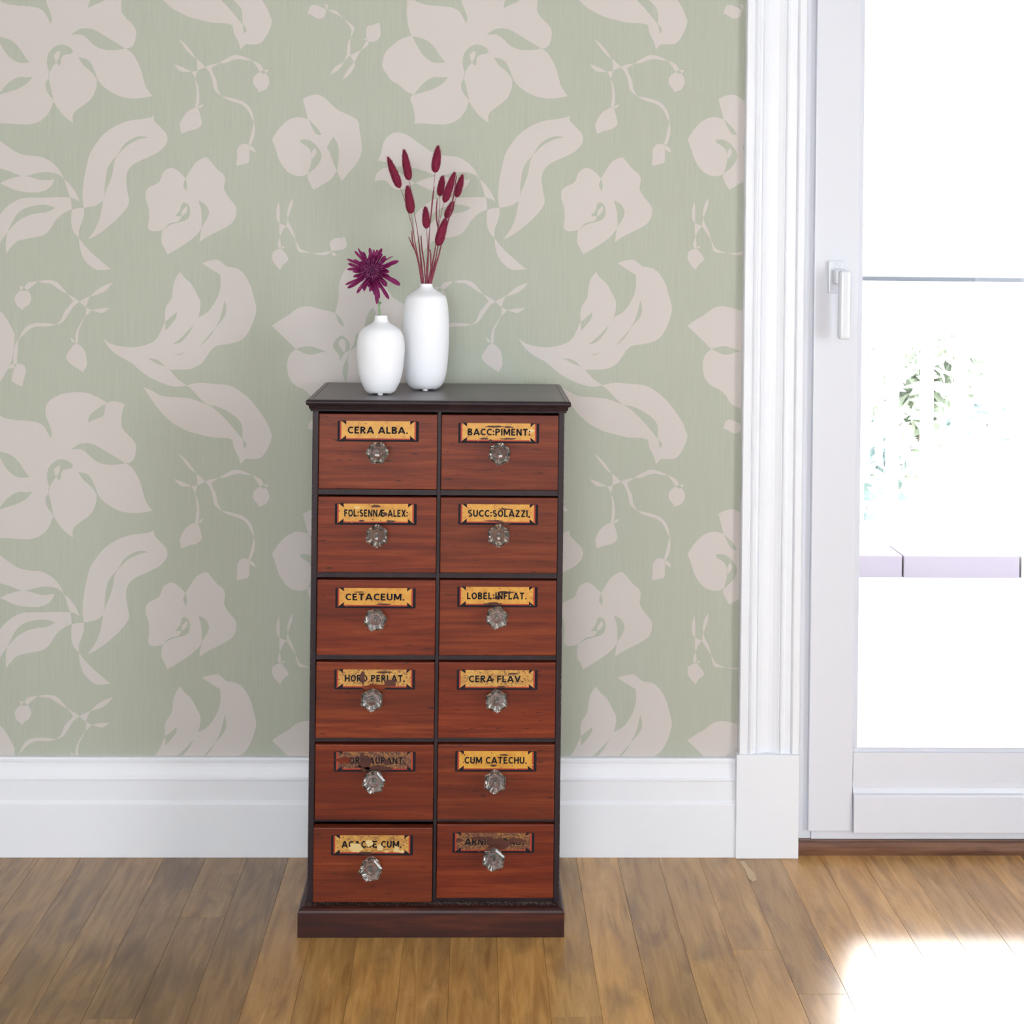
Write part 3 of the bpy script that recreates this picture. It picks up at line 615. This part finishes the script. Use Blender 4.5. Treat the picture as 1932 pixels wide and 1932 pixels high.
TXT = [('CERA ALBA.', 'gold', 0), ('BACC:PIMENT:', 'gold', 3), ('FOL:SENN\u00c6 ALEX:', 'gold', 3), ('SUCC:SOLAZZI,', 'gold', 2), ('CETACEUM.', 'gold', 1), ('LOBEL:INFLAT.', 'gold', 3),
       ('HORD PERLAT.', 'gold_worn', 4), ('CERA FLAV.', 'gold_worn', 2), ('OR   AURANT.', 'gold_dark', 5), ('CUM CATECHU.', 'gold', 2), ('ACACI\u00c6 CUM.', 'gold_worn', 4), ('ARNICA RAD.', 'gold_dark', 4)]
LAB = [(637, 793, 790, 834), (865, 797, 1017, 837), (632, 949, 786, 991), (865, 950, 1015, 991), (633, 1108, 784, 1148), (863, 1106, 1014, 1146), (631, 1262, 783, 1301), (862, 1263, 1014, 1302), (630, 1417, 784, 1456), (859, 1416, 1012, 1456), (625, 1575, 779, 1614), (854, 1570, 1008, 1609)]
KN = [(-.1737, .8712, 0), (.0461, .8710, 22), (-.1730, .7221, 30), (.0459, .7238, 30), (-.1741, .5710, 8), (.0447, .5757, 18), (-.1786, .4270, 26), (.0454, .4257, 36), (-.1736, .2792, 12), (.0443, .2790, 26), (-.1766, .1276, 10), (.0435, .1390, 20)]
# bare patches in label units (0..1 across, 0..1 up): centre, half size
PATCH = {1: [(.45, .82, .13, .05, 'b'), (.62, .80, .06, .05, 'b'), (.32, .22, .07, .05, 'b'), (.62, .22, .10, .05, 'b'), (.40, .12, .03, .08, 'b'), (.90, .62, .04, .10, 'f')],
  2: [(.50, .86, .06, .08, 'b'), (.68, .17, .06, .08, 'b'), (.33, .20, .04, .05, 'b'), (.27, .80, .04, .06, 'f'), (.62, .5, .03, .10, 'b')],
  3: [(.55, .06, .09, .13, 'b'), (.60, .75, .10, .05, 'b'), (.45, .2, .12, .04, 'b')],
  4: [(.6, .2, .1, .04, 'b'), (.3, .78, .08, .03, 'b')],
  5: [(.45, .16, .13, .08, 'b'), (.60, .72, .14, .06, 'b'), (.5, .45, .04, .10, 'b')],
  6: [(.35, .62, .035, .38, 'b'), (.52, .13, .18, .16, 'd'), (.70, .34, .08, .22, 'b'), (.62, .85, .1, .06, 'b')],
  7: [(.45, .5, .02, .06, 'b'), (.55, .15, .06, .06, 'b'), (.7, .8, .08, .05, 'b')],
  8: [(.38, .45, .08, .50, 'b'), (.55, .16, .18, .16, 'b'), (.12, .55, .10, .18, 'd'), (.64, .45, .05, .15, 'b'), (.3, .25, .05, .06, 'b')],
  9: [(.47, .30, .05, .06, 'b'), (.60, .8, .06, .05, 'b')],
  10: [(.30, .38, .09, .22, 'f'), (.47, .62, .05, .18, 'f'), (.60, .40, .04, .18, 'f'), (.80, .30, .04, .18, 'f'), (.42, .12, .12, .06, 'b'), (.86, .2, .04, .08, 'f'), (.68, .2, .03, .05, 'f')],
  11: [(.55, .45, .16, .30, 'b'), (.36, .72, .14, .10, 'b'), (.78, .62, .12, .14, 'b'), (.08, .62, .05, .12, 'b')]}
random.seed(21)
for i in range(12):
    r, left = i//2, i % 2 == 0
    t, b = ROWS[r]; x0, x1 = ((-0.2815, -0.0672) if left else (-0.0597, 0.1530))
    out = {10: 0.016, 11: 0.001, 6: 0.003, 8: 0.003}.get(i, 0.0025*random.random()) + 0.0015
    yf = FY - out
    c = Vector(((x0+x1)/2, yf, (t+b)/2))
    bm = bmesh.new(); w, hh = (x1-x0)/2, (t-b)/2
    box(bm, -w, w, 0, 0.018, -hh, hh, 0.0016)
    box(bm, -w+0.006, -w+0.014, 0.018, 0.26, -hh+0.004, hh-0.012); box(bm, w-0.014, w-0.006, 0.018, 0.26, -hh+0.004, hh-0.012)
    box(bm, -w+0.014, w-0.014, 0.25, 0.258, -hh+0.004, hh-0.012); box(bm, -w+0.014, w-0.014, 0.018, 0.25, -hh+0.004, -hh+0.010)
    d = obj('drawer', bm, M['drawer'], cab, c-CB)
    d['label'] = 'drawer with the gilt label ' + ' '.join(TXT[i][0].split())
    # label: black ground with red line and gold ribbon
    lx0, lz1 = at(LAB[i][0], LAB[i][1], yf).xz; lx1, lz0 = at(LAB[i][2], LAB[i][3], yf).xz
    LW, LH = lx1-lx0, lz1-lz0
    bm = bmesh.new()
    def lp(pts, lay, mi):
        vs = [bm.verts.new((lx0+u*LW-c.x, -0.00012*(lay+1), lz0+v*LH-c.z)) for u, v in pts]
        for tr in tessellate_polygon([[v.co.xzy for v in vs]]):
            try: f = bm.faces.new([vs[k] for k in tr]); f.material_index = mi
            except ValueError: pass
    jit = lambda a=0.006: random.uniform(-a, a)
    lp([(0, 0.02), (0.02, 0), (.98, 0), (1, .03), (1, .96), (.975, .985), (.9, .985), (.9, .97), (.1, .97), (.1, 1), (.015, .985), (0, .96)], 0, 0)
    def bow(dx, e, mi, lay):
        # dovetail ended ribbon, e = inset
        lp([(.030+dx+e, .06+e*3.4), (.105+dx+e*.2, .28+e*1.2), (.105+dx+e*.2, .10+e*3.2), (.895-e*.2, .10+e*3.2), (.895-e*.2, .28+e*1.2), (.965-e, .06+e*3.4), (.965-e, .975), (.895-e*.2, .80), (.895-e*.2, .975), (.105+dx+e*.2, .975), (.105+dx+e*.2, .80), (.030+dx+e, .975)], lay, mi)
    bow(0, 0, 1, 1); bow(0, .019, 2, 2)
    over = 8 if i in (6, 8, 10, 11) else 5        # flaked spots that also took the letters away
    for (u, v, a, q, kind) in PATCH.get(i, []):
        pts = [(u+a*math.cos(k*math.pi/8)*random.uniform(.65, 1.15), v+q*math.sin(k*math.pi/8)*random.uniform(.6, 1.2)) for k in range(16)]
        lp([(min(max(p[0], .002), .998), min(max(p[1], .002), .995)) for p in pts], over, {'b': 3, 'f': 4, 'd': 5}[kind])
    for _ in range(46 if TXT[i][2] > 1 else 26):
        u, v = random.uniform(.04, .96), random.uniform(.05, .95)
        if TXT[i][2] < 2 and .3 < v < .72: continue
        a, q = random.uniform(.002, .011), random.uniform(.008, .030)
        lp([(u+a*math.cos(k*1.257)*random.uniform(.5, 1.4), v+q*math.sin(k*1.257)*random.uniform(.5, 1.4)) for k in range(5)], 5, 4 if (random.random() < .25 and TXT[i][1] != 'gold_dark') else 3)
    bmesh.ops.recalc_face_normals(bm, faces=bm.faces)
    for f in bm.faces:
        f.normal_update()
        if f.normal.y > 0: f.normal_flip()
    me = bpy.data.meshes.new('label_plate'); bm.to_mesh(me); bm.free()
    for k in ('ink', 'red', TXT[i][1], 'bare', 'flake', 'drawer'): me.materials.append(M[k])
    lo = bpy.data.objects.new('label_plate', me); COL.objects.link(lo); lo.parent = d
    # lettering
    tx0, tx1 = {0: (.125, .865), 1: (.115, .89), 2: (.115, .89), 3: (.12, .90), 4: (.125, .86), 5: (.12, .865), 6: (.13, .875), 7: (.15, .82), 8: (.19, .87), 9: (.115, .88), 10: (.13, .86), 11: (.15, .87)}[i]
    quads, total = letter_quads(TXT[i][0].strip() if i != 8 else TXT[i][0].strip())
    vs, fs = [], []
    for qd in quads:
        n0 = len(vs)
        vs += [(lx0+(tx0+p[0]/total*(tx1-tx0))*LW-c.x, -0.00092, lz0+(.385+p[1]*.325)*LH-c.z) for p in qd]; fs.append(tuple(range(n0, n0+len(qd))))
    me = bpy.data.meshes.new('lettering'); me.from_pydata(vs, [], fs)
    me.materials.append(M['ink']); me.name = 'lettering'
    te = bpy.data.objects.new('lettering', me); COL.objects.link(te); te.parent = d
    kx, kz, ka = KN[i]
    ko = obj('knob', knob_mesh(math.radians(ka)), [M['knob'], M['bolt']], d, Vector((kx-c.x, 0, kz-c.z)))
    ko['label'] = 'clear hexagonal glass knob'

# ------------------------------------------------------------------ vases
ZT = 0.9653
def vase(name, loc, prof, label, foot_r):
    v = tag(empty(name, loc), label, 'vase')
    pts = [(p[0], p[1], 0) for p in prof]; sm = spline([(a, b, 0) for a, b, _ in pts], 5); outer = [(p.x, p.y) for p in sm]
    top_r, top_z = outer[-1]
    inner = [(top_r-0.0008, top_z+0.0008), (top_r-0.0022, top_z+0.0006), (top_r-0.0028, top_z-0.004), (top_r-0.0026, top_z-0.02), (top_r+0.01, top_z-0.05), (top_r+0.02, top_z-0.075), (0.005, top_z-0.085)]
    bm = bmesh.new(); lathe(bm, [(foot_r*0.55, outer[0][1]+0.0005)]+outer+inner, n=64)
    obj('body', bm, M['ceramic'], v, smooth=True)
    for k in range(3):
        a = -math.pi/2 + k*2*math.pi/3 + 0.05
        bm = bmesh.new(); lathe(bm, [(0.0050, 0.0), (0.0052, 0.0015), (0.0052, 0.0040)], (foot_r*0.80*math.cos(a), foot_r*0.80*math.sin(a), 0), 14); obj('foot', bm, M['ceramic'], v, smooth=True)
    return v
mm = 0.001
SP = [(1890, 25.0), (1868, 28.5), (1830, 31.5), (1770, 36), (1640, 41.3), (1450, 44.4), (1330, 45.0), (1230, 43.2), (1150, 38.2), (1110, 33), (1080, 26), (1050, 18), (1030, 14.2), (1000, 12.2), (955, 11.7)]
sp = [(r*mm*1.003, 0.0035 + (1890-y)/6.44*mm*1.003*0.985) for y, r in SP]
short = at(719, 744, -0.229-0.0); short = Vector((-0.1775, -0.232, ZT))
vase('short_vase', short, sp, 'short white bulbous vase on the cabinet holding the magenta chrysanthemum', 0.024)
TP = [(1838, 25), (1822, 28.5), (1780, 33.5), (1690, 38.3), (1550, 41.4), (1400, 43.0), (1200, 44.0), (1050, 43.6), (900, 42.2), (780, 39.6), (720, 36), (680, 28.5), (650, 20.5), (622, 15), (600, 12.2), (570, 11.3)]
tp = [(r*1.038*mm, 0.0035 + (1838-y)/6.44*1.038*mm*0.985) for y, r in TP]
tall = Vector((-0.0965, -0.150, ZT))
vase('tall_vase', tall, tp, 'tall white vase on the cabinet holding the burgundy bunny tail grasses', 0.025)

# ------------------------------------------------------------------ bunny tail grasses
z3 = lambda x, y, Y: at(620+x/6.44, 260+y/6.44, Y)
GR = [  # head base, head top, half width, stem points, depth shift, label
 ((865, 610), (722, 240), 50, [(905, 700), (1010, 1060), (1070, 1380), (1140, 1790)], -.006, 'bunny tail grass leaning furthest left, its plume tilted to the left'),
 ((978, 515), (915, 150), 50, [(1000, 620), (1040, 900), (1095, 1250), (1150, 1790)], .004, 'bunny tail grass with a pointed plume, second from the left at the top'),
 ((1292, 422), (1330, 103), 53, [(1268, 700), (1235, 1000), (1210, 1400), (1188, 1790)], -.004, 'tallest bunny tail grass with its upright plume above all others'),
 ((1350, 708), (1385, 468), 43, [(1350, 850), (1330, 1060), (1295, 1350), (1215, 1790)], .009, 'small plumed bunny tail grass just left of the long slanted plume'),
 ((1405, 787), (1530, 420), 47, [(1385, 850), (1335, 1080), (1285, 1400), (1210, 1790)], -.009, 'bunny tail grass with a long plume slanting right, in the upper right group'),
 ((1553, 722), (1625, 455), 42, [(1500, 860), (1430, 1080), (1340, 1420), (1236, 1790)], .006, 'rightmost bunny tail grass in the tall vase'),
 ((1003, 920), (958, 590), 54, [(1020, 1020), (1045, 1250), (1085, 1480), (1150, 1790)], -.012, 'bunny tail grass with a thick dark plume below the two left ones'),
 ((1190, 1102), (1175, 845), 45, [(1197, 1200), (1203, 1400), (1198, 1600), (1180, 1790)], -.010, 'short central bunny tail grass with a small lighter plume'),
 ((1425, 975), (1512, 780), 42, [(1400, 1050), (1340, 1280), (1290, 1520), (1225, 1790)], .010, 'bunny tail grass with a plume half hidden behind a dark blade at right'),
 ((1325, 1312), (1422, 980), 56, [(1310, 1400), (1280, 1560), (1232, 1790)], -.012, 'lowest bunny tail grass with the broadest plume, leaning right')]
PR = [(0, .22), (.04, .58), (.10, .82), (.22, 1.0), (.45, .98), (.65, .84), (.82, .62), (.93, .38), (1.0, .10)]
def plume_r(t):
    for (a, b), (c, d) in zip(PR, PR[1:]):
        if t <= c: return b + (d-b)*(t-a)/(c-a)
    return PR[-1][1]
random.seed(8)
for (hb, ht, hw, st, dy, lab) in GR:
    Yb = tall.y; Yh = Yb + dy*1.6
    base = z3(hb[0], hb[1], Yh); top = z3(ht[0], ht[1], Yh)
    root = tag(empty('bunny_tail_grass', base), lab, 'dried grass', 'bunny tail grasses in the tall vase')
    ax = top-base; L = ax.length; ax.normalize(); u = ax.cross(Vector((0, 1, 0))).normalized(); w = ax.cross(u)
    R = hw/6.44*0.00104
    n = 14; rings = []
    for t in (0, .02, .05, .1, .2, .32, .45, .58, .7, .8, .88, .95, 1):
        rr = R*plume_r(t)
        rings.append([ax*L*t + (u*math.cos(2*math.pi*j/n)+w*math.sin(2*math.pi*j/n))*rr*random.uniform(.86, 1.06) for j in range(n)])
    bm = bmesh.new(); loft(bm, rings); hd = obj('seed_head', bm, M['plume'], root, smooth=True)
    vs, fs = [], []
    for q in range(1100):
        long_ = q % 7 == 0
        t = random.random()**(0.9); a = random.uniform(0, 2*math.pi); rr = R*plume_r(t)
        p = ax*L*t + (u*math.cos(a)+w*math.sin(a))*rr*0.93
        d = (ax*random.uniform(.8, 1.6) + (u*math.cos(a)+w*math.sin(a))*random.uniform(.25, .9)).normalized()
        ln = random.uniform(.006, .0115) if long_ else random.uniform(.002, .0042); th = 0.00013 if long_ else 0.00034
        s = d.cross(Vector((random.random(), random.random(), random.random()))).normalized()*th
        i = len(vs); vs += [p-s, p+s, p+d*ln]; fs.append((i, i+1, i+2))
    aw = obj('awns', (vs, [], fs), M['awn'], root); aw['kind'] = 'stuff'
    npts = len(st); P = [Vector((0, 0, 0))]
    for k, (x, y) in enumerate(st):
        f = (k+1)/npts; P.append(z3(x, y, Yh*(1-f)+(Yb+random.uniform(-.002, .002))*f) - base)
    mouth = P[-1]; P.append(mouth + Vector(((tall.x-base.x-mouth.x)*0.3, 0, -0.045)))
    sm = spline(P, 5); nn = len(sm)
    bm = bmesh.new(); tube(bm, sm, [0.00045+0.0007*(k/nn)**1.5 for k in range(nn)], 6); obj('stem', bm, M['straw'], root, smooth=True)
    lo = [p for p in sm if p.z < sm[0].z - 0.45*(sm[0].z-mouth.z)]
    if len(lo) > 3:
        bm = bmesh.new(); tube(bm, lo, [0.0005+0.0019*min(1, k/6) for k in range(len(lo))], 6); obj('leaf_sheath', bm, M['straw'], root, smooth=True)
    blade = {5: [(1555, 455), (1512, 740), (1445, 1040), (1345, 1380)], 2: [(1282, 590), (1262, 760), (1235, 1040)], 3: [(1320, 735), (1308, 930), (1328, 1100)], 0: [(972, 1205), (1015, 1300), (1062, 1400), (1098, 1560)], 6: [(1012, 1130), (1022, 1260), (1060, 1400)], 7: [(1124, 1195), (1138, 1380), (1165, 1560), (1168, 1700)], 9: [(1222, 1350), (1238, 1400), (1242, 1600)]}.get(GR.index((hb, ht, hw, st, dy, lab)))
    if blade:
        bp = spline([z3(x, y, Yb-0.003) - base for x, y in blade], 5); nb = len(bp); bm = bmesh.new()
        tube(bm, bp, [0.0004+0.0011*math.sin(math.pi*(0.12+0.80*k/nb)) for k in range(nb)], 5); obj('leaf_blade', bm, M['straw'], root, smooth=True)

# ------------------------------------------------------------------ chrysanthemum
z4 = lambda x, y, Y: at(620+x/6.44, 450+y/6.44, Y)
ctr = z4(530, 400, short.y-0.012)
fl = tag(empty('chrysanthemum', ctr), 'magenta chrysanthemum with spoon shaped petals and green stem in the short vase', 'flower')
def petal_mesh(a, b, width, lift, cup, mt, bend=0.0):
    """a, b: base and tip relative to the flower centre"""
    a, b = Vector(a), Vector(b); d = b-a; L = d.length; t = d.normalized(); f = Vector((0, -1, 0.12)); s = t.cross(f).normalized(); up = s.cross(t).normalized()
    if up.y > 0: up = -up
    rows = []
    for q in (0, .2, .4, .6, .75, .86, .93, .975, 1.0):
        wd = width*(0.50+0.62*q) if q <= .75 else width*0.97*max(0.12, 1-((q-.75)/.25)**2.2)**0.5
        c = a + d*q + up*(lift*math.sin(math.pi*q*0.75)*L) + s*bend*L*math.sin(math.pi*q)
        rows.append([c + s*wd*x*0.5 + up*cup*wd*(x*x) for x in (-1, -.5, 0, .5, 1)])
    bm = bmesh.new(); vv = [[bm.verts.new(p) for p in r] for r in rows]
    for r1, r2 in zip(vv, vv[1:]):
        for j in range(4): bm.faces.new((r1[j], r1[j+1], r2[j+1], r2[j]))
    bmesh.ops.solidify(bm, geom=bm.faces[:], thickness=0.0006)
    return obj('petal', bm, mt, fl, smooth=True)
random.seed(14)
C0 = (530, 400)
OUT = [((312, 148), 34, .2), ((362, 122), 26, .15), ((424, 166), 34, .3), ((500, 114), 44, .12), ((552, 126), 36, .2), ((600, 130), 44, .25), ((648, 120), 46, .15), ((694, 212), 40, .25), ((786, 212), 14, .1), ((856, 275), 52, .12), ((752, 330), 40, .3), ((868, 566), 62, .05), ((708, 580), 62, .2),
       ((732, 736), 46, .0), ((590, 796), 46, .0), ((618, 728), 34, .1), ((540, 640), 36, .2), ((505, 655), 40, .2), ((560, 690), 34, .1), ((346, 664), 40, .1), ((430, 640), 36, .25), ((204, 562), 34, .05), ((236, 602), 46, .1), ((296, 470), 40, .2), ((222, 376), 40, .12), ((224, 250), 34, .15), ((244, 310), 40, .25), ((300, 255), 38, .25), ((745, 410), 46, .3), ((740, 460), 40, .25), ((664, 180), 40, .35), ((395, 150), 30, .3)]
for (tip, wd, lift) in OUT:
    dx, dz = tip[0]-C0[0], tip[1]-C0[1]; k = 60/math.hypot(dx, dz)
    a = z4(C0[0]+dx*k, C0[1]+dz*k, ctr.y+0.006) - ctr; b = z4(*tip, ctr.y+random.uniform(-.004, .010)) - ctr
    petal_mesh(a, b, wd/6.44*0.00101, lift, random.uniform(-.25, .35), M['petal'], random.uniform(-.05, .05))
for ringi, (n, rad, wd) in enumerate(((18, 225, 38), (20, 180, 32), (20, 145, 26))):
    for k in range(n):
        an = 2*math.pi*(k+0.5*ringi+random.uniform(-.25, .25))/n; rr = rad*random.uniform(.85, 1.15)
        dx, dz = math.cos(an)*rr, math.sin(an)*rr*0.97
        a = z4(C0[0]+dx*.25, C0[1]+dz*.25, ctr.y+0.004-0.003*ringi) - ctr; b = z4(C0[0]+dx, C0[1]+dz, ctr.y-0.004-0.0065*ringi) - ctr
        petal_mesh(a, b, wd/6.44*0.00101, 0.22, random.uniform(.2, .7), M['petal'] if ringi < 2 else M['petal_in'], random.uniform(-.06, .06))
bm = bmesh.new(); C1 = (525, 382)
for (rr, n, th) in ((128, 24, .00125), (100, 22, .00115), (76, 19, .00105), (52, 15, .00095), (30, 10, .00085), (12, 5, .0008)):
    for k in range(n):      # curled inner florets, claw shaped
        an = 2*math.pi*(k + random.uniform(-.2, .2))/n + rr
        q = rr*random.uniform(.94, 1.06)
        def pt(f, dy): return z4(C1[0]+math.cos(an)*q*f, C1[1]+math.sin(an)*q*f*.96, ctr.y+dy) - ctr
        lift = -.004 - .006*(1-(rr/140)**2)
        tube(bm, spline([pt(.86, lift+.004), pt(1.10, lift-.004), pt(1.04, lift-.008), pt(.74, lift-.0095)], 3), [th*x for x in (.8, .9, 1, 1.05, 1.1, 1.15, 1.15, 1.05, .9, .5)], 6)
ff = obj('florets', bm, M['floret'], fl, smooth=True); ff['kind'] = 'stuff'
bm = bmesh.new(); lathe(bm, [(0.002, -.010), (.012, -.006), (.016, 0.0), (.012, .006), (.003, .009)], n=20); bm.transform(Matrix.Rotation(math.pi/2, 4, 'X')); obj('flower_base', bm, M['heart'], fl, smooth=True)
bm = bmesh.new(); tube(bm, spline([Vector((0, 0.012, -0.004)), z4(590, 700, short.y)-ctr, z4(612, 780, short.y)-ctr, z4(621, 870, short.y)-ctr, z4(620, 955, short.y)-ctr, z4(640, 1160, short.y)-ctr], 5), [0.0017]*26, 9)
tube(bm, [z4(622, 790, short.y)-ctr, z4(636, 776, short.y-.001)-ctr], [0.0016, 0.0020], 8)
obj('stem', bm, M['stem'], fl, smooth=True)
